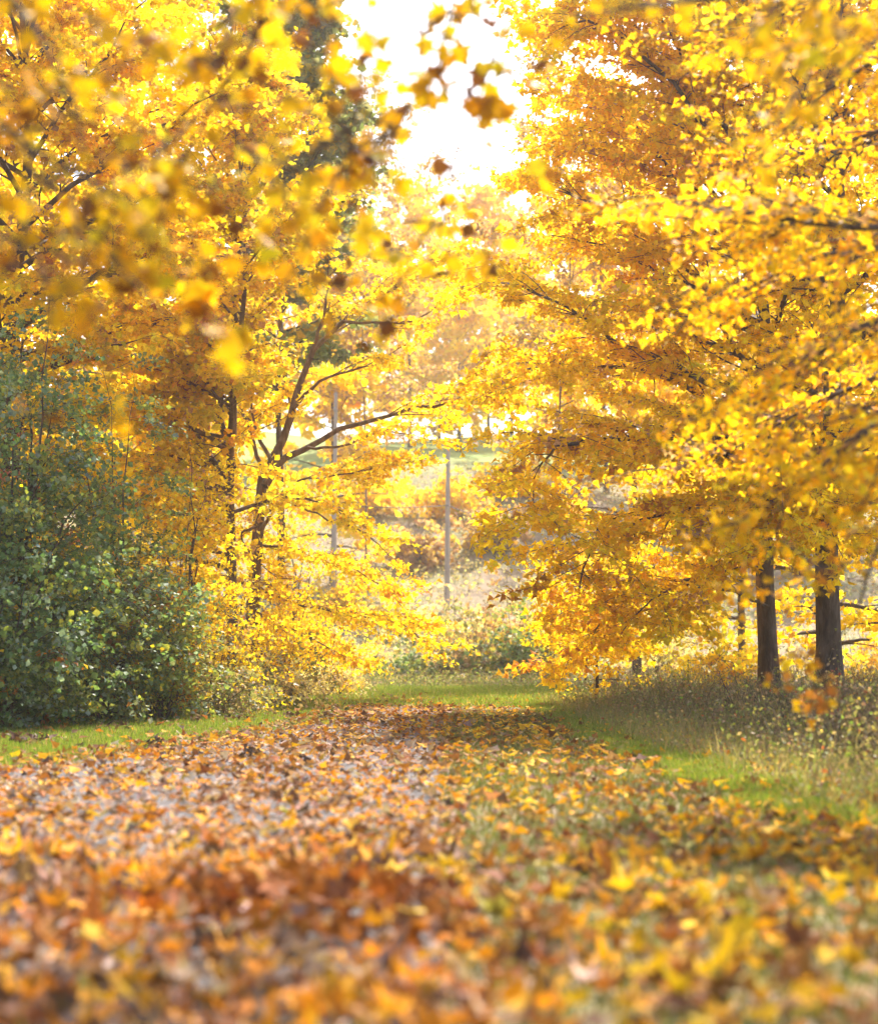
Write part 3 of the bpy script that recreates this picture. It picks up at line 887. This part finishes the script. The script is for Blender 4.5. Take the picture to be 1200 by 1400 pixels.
# tall dry weeds right
def weeds(name, xy, h, rng, pal, w, label, leaf=.045, per=5, tip=True, lean_=.28):
    n = len(xy)
    B = np.stack([xy[:, 0], xy[:, 1], terrain(xy[:, 0], xy[:, 1])], -1)
    ln = rng.normal(size=(n, 3)) * lean_; ln[:, 2] = 1
    Hh = h * rng.uniform(.4, 1.2, n)
    T_ = B + nrm(ln) * Hh[:, None]
    stc = palette(n, rng, [(.20, .15, .10), (.26, .20, .12), (.16, .16, .08), (.34, .26, .18)], [3, 3, 3, 2])
    bb = Buf()
    for a, c in ((B, T_),):
        v, f = segs(a, c, .0035, .0022, 3); bb.add(v, f, np.repeat(stc, 6, axis=0))
    u = rng.uniform(.15, 1.03, (n, per))
    P = (B[:, None] + (T_ - B)[:, None] * u[..., None] + rng.normal(size=(n, per, 3)) * .05).reshape(-1, 3)
    TV, TFa = TF
    R = leaf_frames(len(P), rng, .3, None, 0)
    sc = leaf * rng.uniform(.5, 1.4, len(P))
    Vv = P[:, None] + np.einsum('nij,kj->nki', R, TV * np.array([.7, 1, 1])) * sc[:, None, None]
    cc = np.repeat(palette(len(P), rng, pal, w, .18), len(TV), axis=0)
    bb.add(Vv.reshape(-1, 3), (TFa[None] + (np.arange(len(P)) * 4)[:, None, None]).reshape(-1, 3), cc)
    o = bb.build(name, M_GRASS)
    tag(o, label, 'weeds', None, 'stuff')


WD = [(.22, .23, .09), (.32, .29, .13), (.44, .35, .22), (.34, .24, .16), (.24, .32, .07), (.6, .44, .10), (.42, .12, .05)]
xy = scatter(11500, lambda y: ed(y) + .0, lambda y: 3.3 + y * .20, 9, 42, rg, .9)
dE = xy[:, 0] - ed(xy[:, 1])
nz = .5 + .5 * np.sin(xy[:, 0] * 2.3 + 2 * np.sin(xy[:, 1] * .8)) * np.sin(xy[:, 1] * 1.1 + xy[:, 0])
k = rg.random(len(xy)) < np.clip(dE * 1.0 + .15, 0, 1) * (.35 + .65 * nz)
xy, dE, nz = xy[k], dE[k], nz[k]
wh = .35 + .75 * smooth(0, 1.3, dE) * (.45 + .55 * nz)
weeds('tall_weeds', xy, .78 * wh, rg, [tuple(.85 * v for v in c) for c in WD], [18, 16, 9, 14, 12, 3, 3], 'tall dry weeds in a tangled belt right of the path', lean_=.45)
xy = scatter(4500, lambda y: -y * .25 - 1, lambda y: -3.6 + .02 * y - .05 * (y - 30), 29.5, 44, rg)
weeds('verge_weeds', xy, .6, rg, WD, [16, 18, 14, 8, 14, 6, 1], 'dull weeds fringing the left lawn under the trees')
xy = scatter(3000, lambda y: -9 + 0 * y, lambda y: 10 + 0 * y, 56, 60, rg)
weeds('road_edge_weeds', xy, .5, rg, WD, [22, 16, 8, 4, 26, 3, 0], 'green weeds along the near side of the crossing road', leaf=.06)
xy = scatter(8000, lambda y: -.26 * y, lambda y: .26 * y, 66, 126, rg)
weeds('meadow', xy, .9, rg, PALE + [(.26, .17, .11), (.2, .2, .09)], [3, 3, 3, 4, 3, 6, 5], 'bleached tall meadow weeds covering the far slope', leaf=.16, per=5)

# ------------------------------------------------------------------ fallen leaves
LIT_R = [(.70, .34, .012), (.72, .44, .02), (.52, .22, .02), (.30, .12, .03), (.16, .07, .03), (.34, .22, .11), (.34, .28, .07)]     # on grass: gold to brown
W_LR = [23, 18, 11, 13, 16, 9, 10]
LIT_P = [(.62, .24, .02), (.70, .36, .03), (.34, .12, .035), (.20, .09, .045), (.42, .26, .18), (.50, .38, .30), (.28, .18, .14), (.10, .06, .045)]   # on the drive: paler, pinkish
W_LP = [20, 14, 14, 11, 15, 8, 9, 9]
rl = np.random.default_rng(17)
MAPLE = [template_maple(s, c) for s, c in ((1, .25), (2, .45), (3, .7), (4, -.4), (5, .9), (6, .12), (7, 1.3), (8, -.8))]


def litter_frames(n, rng, tilt):
    N = nrm(rng.normal(size=(n, 3)) * tilt + np.array([0, 0, 1.0]))
    Y = rng.normal(size=(n, 3))
    Y = nrm(Y - N * (Y * N).sum(1, keepdims=True))
    return np.stack([np.cross(Y, N), Y, N], -1)


def clump(x, y):
    return .5 + .5 * np.sin(x * 3.1 + 1.7 * np.sin(y * 1.3)) * np.cos(y * 2.3 + 1.1 * np.sin(x * 2.0))


def place_litter(n, y0, y1, power=1.0):
    y = y0 + (y1 - y0) * rl.random(n) ** power
    half = y * .235 + 1.2
    x = (rl.random(n) * 2 - 1) * half
    keep = np.ones(n, bool)
    pl = path_left(y)
    lawn_l = x < pl - .25
    dens = np.ones(n)
    ll = smooth(12, 20, y[lawn_l] + 2.2 * (clump(x[lawn_l] * .8, y[lawn_l] * .7) - .5) + 1.5 * smooth(0, -3, x[lawn_l] - pl[lawn_l]))
    dens[lawn_l] = np.clip(1.1 - ll, .1, 1)
    wz = x > ed(y) - .1
    dens[wz] = .35
    strip = (x > ed(y) - .6) & (x <= ed(y) - .1) & (y > 12)
    dens[strip] = .22 + .4 * clump(x[strip] * 2, y[strip])
    onp = (x > pl) & (x < .1)
    dens[onp] = .52 + .48 * clump(x[onp], y[onp])
    lw = (x > .1) & (x < ed(y) - .5)
    dens[lw] = .2 + .42 * clump(x[lw] * 1.3 + 2, y[lw] * .9) ** 1.3
    dens *= 1 - .55 * smooth(28, 40, y)
    keep = rl.random(n) < dens
    return x[keep], y[keep]


def litter_cols(x, y, rng):
    n = len(x)
    a = palette(n, rng, LIT_R, W_LR, .16)
    b_ = palette(n, rng, LIT_P, W_LP, .16)
    pw = smooth(.7, -.45, x + .3 * np.sin(y * .9) + rng.normal(size=n) * .15) * (.85 + .15 * rng.random(n))
    c = np.where((rng.random(n) < pw)[:, None], b_, a)
    # drifts of older, browner leaves
    old = (clump(x * .55 + 4, y * .5) > .62) & (rng.random(n) < .45)
    c[old] = palette(int(old.sum()), rng, [(.24, .10, .04), (.34, .17, .07), (.17, .08, .045)], [3, 2, 2])
    return c


# near zone: real maple outlines
x, y = place_litter(16000, 3.6, 15)
order = np.argsort(y + 0)
x, y = x[order], y[order]
cols = litter_cols(x, y, rl)
heap = np.exp(-(((x + .62) / .5) ** 2 + ((y - 7.4) / .8) ** 2)) + .7 * np.exp(-(((x + .1) / .35) ** 2 + ((y - 6.9) / .5) ** 2))
heap = np.minimum(heap, 1)
z = .012 + rl.random(len(x)) * .035 + heap * .12 * rl.random(len(x)) + .03 * clump(x * 1.7, y * 1.1) * rl.random(len(x))
# brown curled oak leaves drifted together on the drive
brown = rl.random(len(x)) < heap * .75
cols[brown] = palette(int(brown.sum()), rl, [(.30, .09, .02), (.22, .07, .025), (.42, .15, .03)], [3, 2, 2])
R = litter_frames(len(x), rl, (.30 + .12 * smooth(-.6, .6, x) + .6 * heap)[:, None])
infr = (np.abs(x) < y * .235 + .05) & (y > 4.9)
idx_obj = np.where(infr)[0][:300]
is_obj = np.zeros(len(x), bool); is_obj[idx_obj] = True
tm = rl.integers(0, len(MAPLE), len(x))
sz = .088
bb = Buf()
for t in range(len(MAPLE) + 1):
    if t < len(MAPLE):
        k = (tm == t) & ~is_obj & (y < 9.5)
        TV, TFa = MAPLE[t]
    else:
        k = ~is_obj & (y >= 9.5)
        TV, TFa = TM
        TV = TV * np.array([.9, .9, 1.8])
    TV = TV - np.array([0, .4, 0])
    n = int(k.sum())
    s = sz * np.clip(rl.lognormal(-.05, .3, n), .45, 1.7)
    P = np.stack([x[k], y[k], z[k]], -1)
    Vv = P[:, None] + np.einsum('nij,kj->nki', R[k], TV) * s[:, None, None]
    Vv[:, :, 2] = np.maximum(Vv[:, :, 2], .006)
    bb.add(Vv.reshape(-1, 3), (TFa[None] + (np.arange(n) * len(TV))[:, None, None]).reshape(-1, 3), np.repeat(cols[k], len(TV), axis=0))
tag(bb.build('leaf_litter', M_LITTER), 'deep litter of gold, tan and brown maple leaves over path and lawn', 'leaf litter', None, 'stuff')
# the nearest 300 as leaves of their own
LMESH = []
for t, (TV, TFa) in enumerate(MAPLE):
    me = mesh_np('fallen_leaf', (TV - np.array([0, .4, 0])) * sz, TFa)
    me.materials.append(M_LITTER_OBJ)
    LMESH.append(me)


def hue_word(c):
    r, g, b_ = c
    if r < .26: return 'dark brown'
    if b_ > .09: return 'pale tan'
    if r < .5: return 'russet'
    if g / r > .52: return 'golden yellow'
    return 'orange'


def where_word(X, Y):
    u = X / Y / .2308                       # -1 .. 1 across the picture
    col = ['by the left edge', 'well left of the middle', 'just left of the middle', 'just right of the middle', 'well right of the middle', 'by the right edge'][int(np.clip((u + 1) * 3, 0, 5))]
    row = ['in the lowest row', 'in the second row', 'in the third row'][int(np.clip((Y - 4.9) / .42, 0, 2))]
    return row + ' ' + col


FORM = ['flat', 'cupped', 'curled', 'arched', 'rolled', 'flat', 'crumpled', 'arched']
for k in idx_obj:
    o = bpy.data.objects.new('fallen_leaf', LMESH[tm[k]])
    C.objects.link(o)
    s = rl.uniform(.75, 1.25)
    m = Matrix(R[k].tolist()).to_4x4()
    o.matrix_world = Matrix.Translation((x[k], y[k], z[k] + .012)) @ m @ Matrix.Diagonal((s, s, s, 1))
    o.color = (*cols[k], 1)
    size = 'small' if s < .9 else ('broad' if s > 1.1 else 'middling')
    tag(o, f'{size} {FORM[tm[k]]} {hue_word(cols[k])} fallen leaf {where_word(x[k], y[k])}', 'leaf', 'fallen leaves nearest the camera')
# dark clumps of matted leaves on the left grass
for k, (cx_, cy_, nn) in enumerate([(45, 1018, 60), (270, 988, 26), (330, 987, 22), (400, 984, 20), (445, 984, 22), (165, 1000, 18), (215, 1025, 24), (340, 1036, 24)]):
    Yd = 2600.0 / (cy_ - 895); X0 = (cx_ - 600) / 2600 * Yd
    pp = np.stack([X0 + rl.normal(size=nn) * (.16 if nn > 40 else .07), Yd + rl.normal(size=nn) * .12, .03 + rl.random(nn) * .09], -1)
    o = leaf_mesh('matted_leaves', pp, .085, palette(nn, rl, [(.10, .05, .03), (.16, .08, .045), (.24, .17, .14), (.06, .04, .03)], [4, 4, 2, 3]), TM, M_LITTER, None, rl, R=litter_frames(nn, rl, .8))
    tag(o, ['largest grey-brown clump of matted leaves near the left edge of the grass', 'dark clump of leaves left of the twin clumps on the left grass', 'dark clump of leaves in the middle of the left grass',
            'dark clump of leaves first from the right end of the left grass but one', 'dark clump of leaves at the right end of the left grass', 'small brown clump of leaves between the largest clump and the shrub foot',
            'brown clump of leaves on the lower edge of the left grass', 'brown clump of leaves where the left grass meets the drive'][k], 'leaf clump', 'matted leaf clumps on the left grass')
# far zone
x, y = place_litter(62000, 15, 46, .85)
cols = litter_cols(x, y, rl)
P = np.stack([x, y, .012 + rl.random(len(x)) * .045], -1)
leaf_o = leaf_mesh('distant_leaf_litter', P, .08, cols, TM, M_LITTER, None, rl, R=litter_frames(len(x), rl, .5))
tag(leaf_o, 'thinner scatter of fallen leaves further along path and grass', 'leaf litter', None, 'stuff')

# ------------------------------------------------------------------ near maple boughs (leaves large enough to tell apart)
AMESH = []
for t, (TV, TFa) in enumerate([template_maple(s, c) for s, c in ((11, .2), (12, .45), (13, .6), (14, -.35), (15, .8), (16, .1))]):
    me = mesh_np('leaf', TV, TFa); me.materials.append(M_LEAF_OBJ); AMESH.append(me)


def bough(label, limbs_px, seed, max_obj=290, leaf=.076, lpt=3, w=W_ORANGE, kw=None, name='maple_bough', group='maple boughs hanging into the picture', parent=None, offset=None, stuff_tmpl=None, keep=None, dark=.0):
    rng = np.random.default_rng(seed)
    limbs = [(resample([at(*p) for p in pts], 12), r0, r1) for pts, r0, r1 in limbs_px]
    if parent is None:
        root = bpy.data.objects.new(name, None); C.objects.link(root)
        root.location = limbs[0][0][0]
        tag(root, label, 'branch', group)
        b = limbs[0][0][0].copy()
    else:
        root, b = parent, offset
    limbs = [(P - b, r0, r1) for P, r0, r1 in limbs]
    for P, r0, r1 in limbs:
        bb = Buf(); v, f = tube(P, np.linspace(r0, r1, len(P)), 8, .06, rng); bb.add(v, f)
        bb.build('limb', M_BARK, root, True)
    k_ = dict(sub_gap=.22, sub_len=.5, twig_gap=.16, twig_len=.22, t0=.1, flat=.35, lift=-.05, spread=.05, droop=.15, max_sub=.7)
    k_.update(kw or {})
    sA, sB, sR, tA, tB, LP, LO, LG = sprays(limbs, rng, leaves_per_twig=lpt, **k_)
    bb = Buf()
    v, f = segs(sA, sB, np.maximum(sR[:, 0] * 1.3, .006), np.maximum(sR[:, 1] * 1.2, .005), 5); bb.add(v, f)
    v, f = segs(tA, tB, .004, .0025, 3); bb.add(v, f)
    tag(bb.build('twigs', M_BARK, root), kind='stuff')
    W_ = LP + b
    if keep is not None:
        k = keep(W_)
        LP, LO, LG, W_ = LP[k], LO[k], LG[k], W_[k]
    cols = palette(len(LP), rng, YEL_NEAR, w, .14, LG)
    if dark:
        dk = rng.random(len(LP)) < dark
        cols[dk] = palette(int(dk.sum()), rng, [(.16, .06, .02), (.24, .10, .02)], [1, 1])
    R = leaf_frames(len(LP), rng, .55, LO, .9)
    # size in the picture: inside the frame and nearest first
    fx_ = np.abs(W_[:, 0] / W_[:, 1]) < .24
    score = W_[:, 1] + np.where(fx_, 0, 100)
    order = np.argsort(score)
    objs, rest = order[:max_obj], order[max_obj:]
    for k in objs:
        o = bpy.data.objects.new('leaf', AMESH[int(rng.integers(0, len(AMESH)))])
        C.objects.link(o); o.parent = root
        s = leaf * rng.uniform(.7, 1.25)
        o.matrix_local = Matrix.Translation(LP[k].tolist()) @ Matrix(R[k].tolist()).to_4x4() @ Matrix.Diagonal((s, s, s, 1))
        o.color = (*cols[k], 1)
    if len(rest):
        o = leaf_mesh('foliage', LP[rest], leaf, cols[rest], stuff_tmpl or template_maple(21, .35), M_LEAF, root, rng, R=R[rest])
        tag(o, kind='stuff')
    STAT.append((label[:30], len(LP)))
    return root


W_NEAR = [30, 26, 10, 14, 12, 4, 1]
bough('blurred golden bough hanging into the upper left corner', [
    ([(-160, -260, 6.6), (-40, -80, 6.5), (60, 60, 6.3), (110, 180, 6.1), (120, 330, 6.0)], .012, .004),
    ([(-200, 60, 6.8), (-60, 120, 6.6), (40, 200, 6.3), (100, 260, 6.2)], .01, .004),
    ([(-180, 260, 6.8), (-60, 290, 6.5), (20, 330, 6.2), (60, 380, 6.1)], .009, .003),
    ([(60, -240, 7.2), (160, -60, 7.1), (200, 80, 7.0), (230, 220, 6.8), (215, 330, 6.7)], .01, .003)], 301, w=W_NEAR, dark=.12, lpt=3, kw=dict(sub_gap=.1))
bough('blurred golden bough with a dark diagonal branch left of the sky gap', [
    ([(430, -220, 7.1), (370, -20, 7.1), (345, 60, 7.1), (300, 130, 7.0), (240, 190, 6.8), (180, 245, 6.7)], .014, .004),
    ([(370, -20, 7.1), (300, 30, 7.0), (240, 60, 6.8)], .008, .003),
    ([(300, 130, 7.0), (330, 200, 6.8), (370, 240, 6.7)], .006, .002)], 302, w=W_NEAR, dark=.1, lpt=3, kw=dict(max_sub=.4, sub_gap=.09))
bough('blurred golden twig hanging low before the forked maple', [
    ([(500, -260, 7.8), (505, -40, 7.7), (490, 150, 7.6), (450, 270, 7.4), (425, 330, 7.3), (380, 400, 7.3)], .009, .003)], 303, w=W_NEAR, dark=.08, lpt=2,
    keep=lambda W: W[:, 2] < at(0, 240, 7.6)[2], kw=dict(max_sub=.3, t0=.5, sub_gap=.045, sub_len=.12), leaf=.095)
bough('golden twig hanging alone in the sky gap', [
    ([(690, -260, 8.5), (640, -80, 8.5), (610, 40, 8.5), (590, 110, 8.4), (550, 160, 8.4), (500, 200, 8.3)], .009, .003),
    ([(600, 90, 8.4), (640, 120, 8.4), (670, 110, 8.4)], .004, .002)], 304, w=W_NEAR, dark=.12, lpt=3, leaf=.095,
    kw=dict(max_sub=.28, t0=.3, sub_gap=.05, twig_len=.13, sub_len=.1, spread=.035))
bough('sparse blurred twig hanging over the far pinkish trees', [
    ([(760, -240, 9.3), (700, 0, 9.2), (640, 170, 9.0), (610, 260, 8.9), (600, 330, 8.9), (570, 400, 8.8)], .008, .003)], 305, w=W_NEAR, dark=.12, lpt=2,
    keep=lambda W: W[:, 2] < at(0, 215, 9.0)[2], kw=dict(max_sub=.3, t0=.6, sub_gap=.06, sub_len=.1), leaf=.09)
bough('blurred golden bough along the top right edge', [
    ([(1330, -220, 7.3), (1180, -60, 7.3), (1060, -10, 7.3), (960, 0, 7.2), (860, 10, 7.1), (780, -10, 7.1)], .013, .003),
    ([(1330, -60, 7.8), (1200, 20, 7.7), (1120, 80, 7.6), (1090, 130, 7.4)], .01, .003)], 306, w=W_NEAR, lpt=3, kw=dict(max_sub=.35, sub_gap=.12))

# near right-hand maple: trunk out of the frame, limbs reaching in
tx, ty = 5.0, 13.0
root = bpy.data.objects.new('maple_tree', None); C.objects.link(root)
root.location = (tx, ty, 0)
tag(root, 'nearest maple on the right, its limbs reaching in from the edge', 'tree', 'maples right of the path')
off = np.array([tx, ty, 0.0])
bt = Buf(); v, f = tube(np.array([(0, 0, -.1), (0, 0, 1.2), (.05, 0, 3), (0, .1, 5), (.1, .1, 7.5), (.1, .1, 9.5)]), [.24, .18, .16, .13, .09, .04], 12, .05); bt.add(v, f)
bt.build('trunk', M_BARK, root, True)
TP = lambda z: (600 + tx / ty * F, 895 - (z - 1) / ty * F, ty)
nl_ = [
    ([TP(6.4), (1420, -60, 13.6), (1280, -70, 14), (1140, -20, 14.5), (1030, 40, 15), (950, 60, 15.4)], .045, .006),
    ([TP(5.0), (1400, 60, 12.6), (1260, 60, 12.6), (1150, 110, 12.8), (1070, 180, 13)], .04, .006),
    ([TP(4.4), (1420, 230, 12.4), (1300, 290, 12), (1200, 312, 11.8), (1080, 300, 12), (980, 285, 12.4), (920, 270, 13)], .04, .006),
    ([TP(4.0), (1400, 340, 13), (1260, 330, 13), (1120, 350, 13.2), (1030, 390, 13.5), (960, 410, 14)], .035, .006),
    ([TP(3.6), (1400, 420, 12), (1260, 420, 11.6), (1150, 460, 11.6), (1080, 520, 11.8), (1020, 560, 12.2)], .035, .006),
    ([TP(3.2), (1420, 520, 11.6), (1280, 540, 11), (1180, 590, 10.8), (1120, 640, 10.8), (1070, 690, 11)], .03, .005),
    ([TP(2.9), (1420, 600, 11), (1300, 640, 10), (1230, 700, 9.8), (1190, 770, 9.8), (1170, 850, 10)], .028, .005),
    ([TP(3.4), (1400, 470, 14.5), (1240, 500, 15), (1100, 560, 15.5), (1010, 610, 16), (940, 630, 16.5)], .03, .005),
    ([TP(4.7), (1380, 130, 14.4), (1200, 180, 15), (1090, 210, 15.6), (990, 170, 16)], .035, .005),
]
bough('x', nl_, 320, max_obj=290, leaf=.058, lpt=10, w=[34, 30, 10, 14, 6, 4, 3], parent=root, offset=off, kw=dict(sub_gap=.15, twig_gap=.12, twig_len=.3, max_sub=.9, sub_len=.3, t0=.25, flat=.25, lift=.05),
      stuff_tmpl=TM)
# upper crown of that tree, unseen above the frame, added to dapple the lawn
ru = np.random.default_rng(77)
ul = []
for i in range(16):
    h = 5.6 + 3.6 * i / 16
    ul.append((limb_curve(np.array([.08, .1, h]), i * 2.4, .35 + .04 * i, 3.3 * (1.1 - i / 22), ru), .03, .006))
for P, r0, r1 in ul:
    bb = Buf(); v, f = tube(P, np.linspace(r0, r1, len(P)), 6, .05, ru); bb.add(v, f); bb.build('limb', M_BARK, root, True)
sA, sB, sR, tA, tB, LP, LO, LG = sprays(ul, ru, leaves_per_twig=6, twig_gap=.18, sub_gap=.3)
bb = Buf(); v, f = segs(sA, sB, sR[:, 0], sR[:, 1], 4); bb.add(v, f); tag(bb.build('twigs', M_BARK, root), kind='stuff')
tag(leaf_mesh('crown', LP, .1, palette(len(LP), ru, YEL, W_YEL, .12, LG), TF, M_LEAF, root, ru, .7, LO, .45), kind='stuff')
# ------------------------------------------------------------------ air
USE_HAZE = True
if USE_HAZE:
    x0, x1, y0, y1, z0, z1 = -520, 520, -60, 920, -1.5, 54
    V = np.array([(a, b_, c) for a in (x0, x1) for b_ in (y0, y1) for c in (z0, z1)], float)
    Fq = np.array([(0, 1, 3, 2), (4, 6, 7, 5), (0, 4, 5, 1), (2, 3, 7, 6), (0, 2, 6, 4), (1, 5, 7, 3)])
    hm, nt, out = new_mat('haze_air')
    vol = nt.nodes.new('ShaderNodeVolumePrincipled')
    vol.inputs['Color'].default_value = (1.0, .96, .9, 1)
    vol.inputs['Density'].default_value = .00045
    vol.inputs['Anisotropy'].default_value = .5
    nt.links.new(vol.outputs[0], out.inputs['Volume'])
    tag(link('haze', mesh_np('haze', V, Fq), None, hm), kind='stuff')

tot = sum(len(o.data.loops) - 2 * len(o.data.polygons) for o in scene.objects if o.type == 'MESH')
print('TRIANGLES', tot, 'OBJECTS', len(scene.objects))
for s in STAT: print(s)
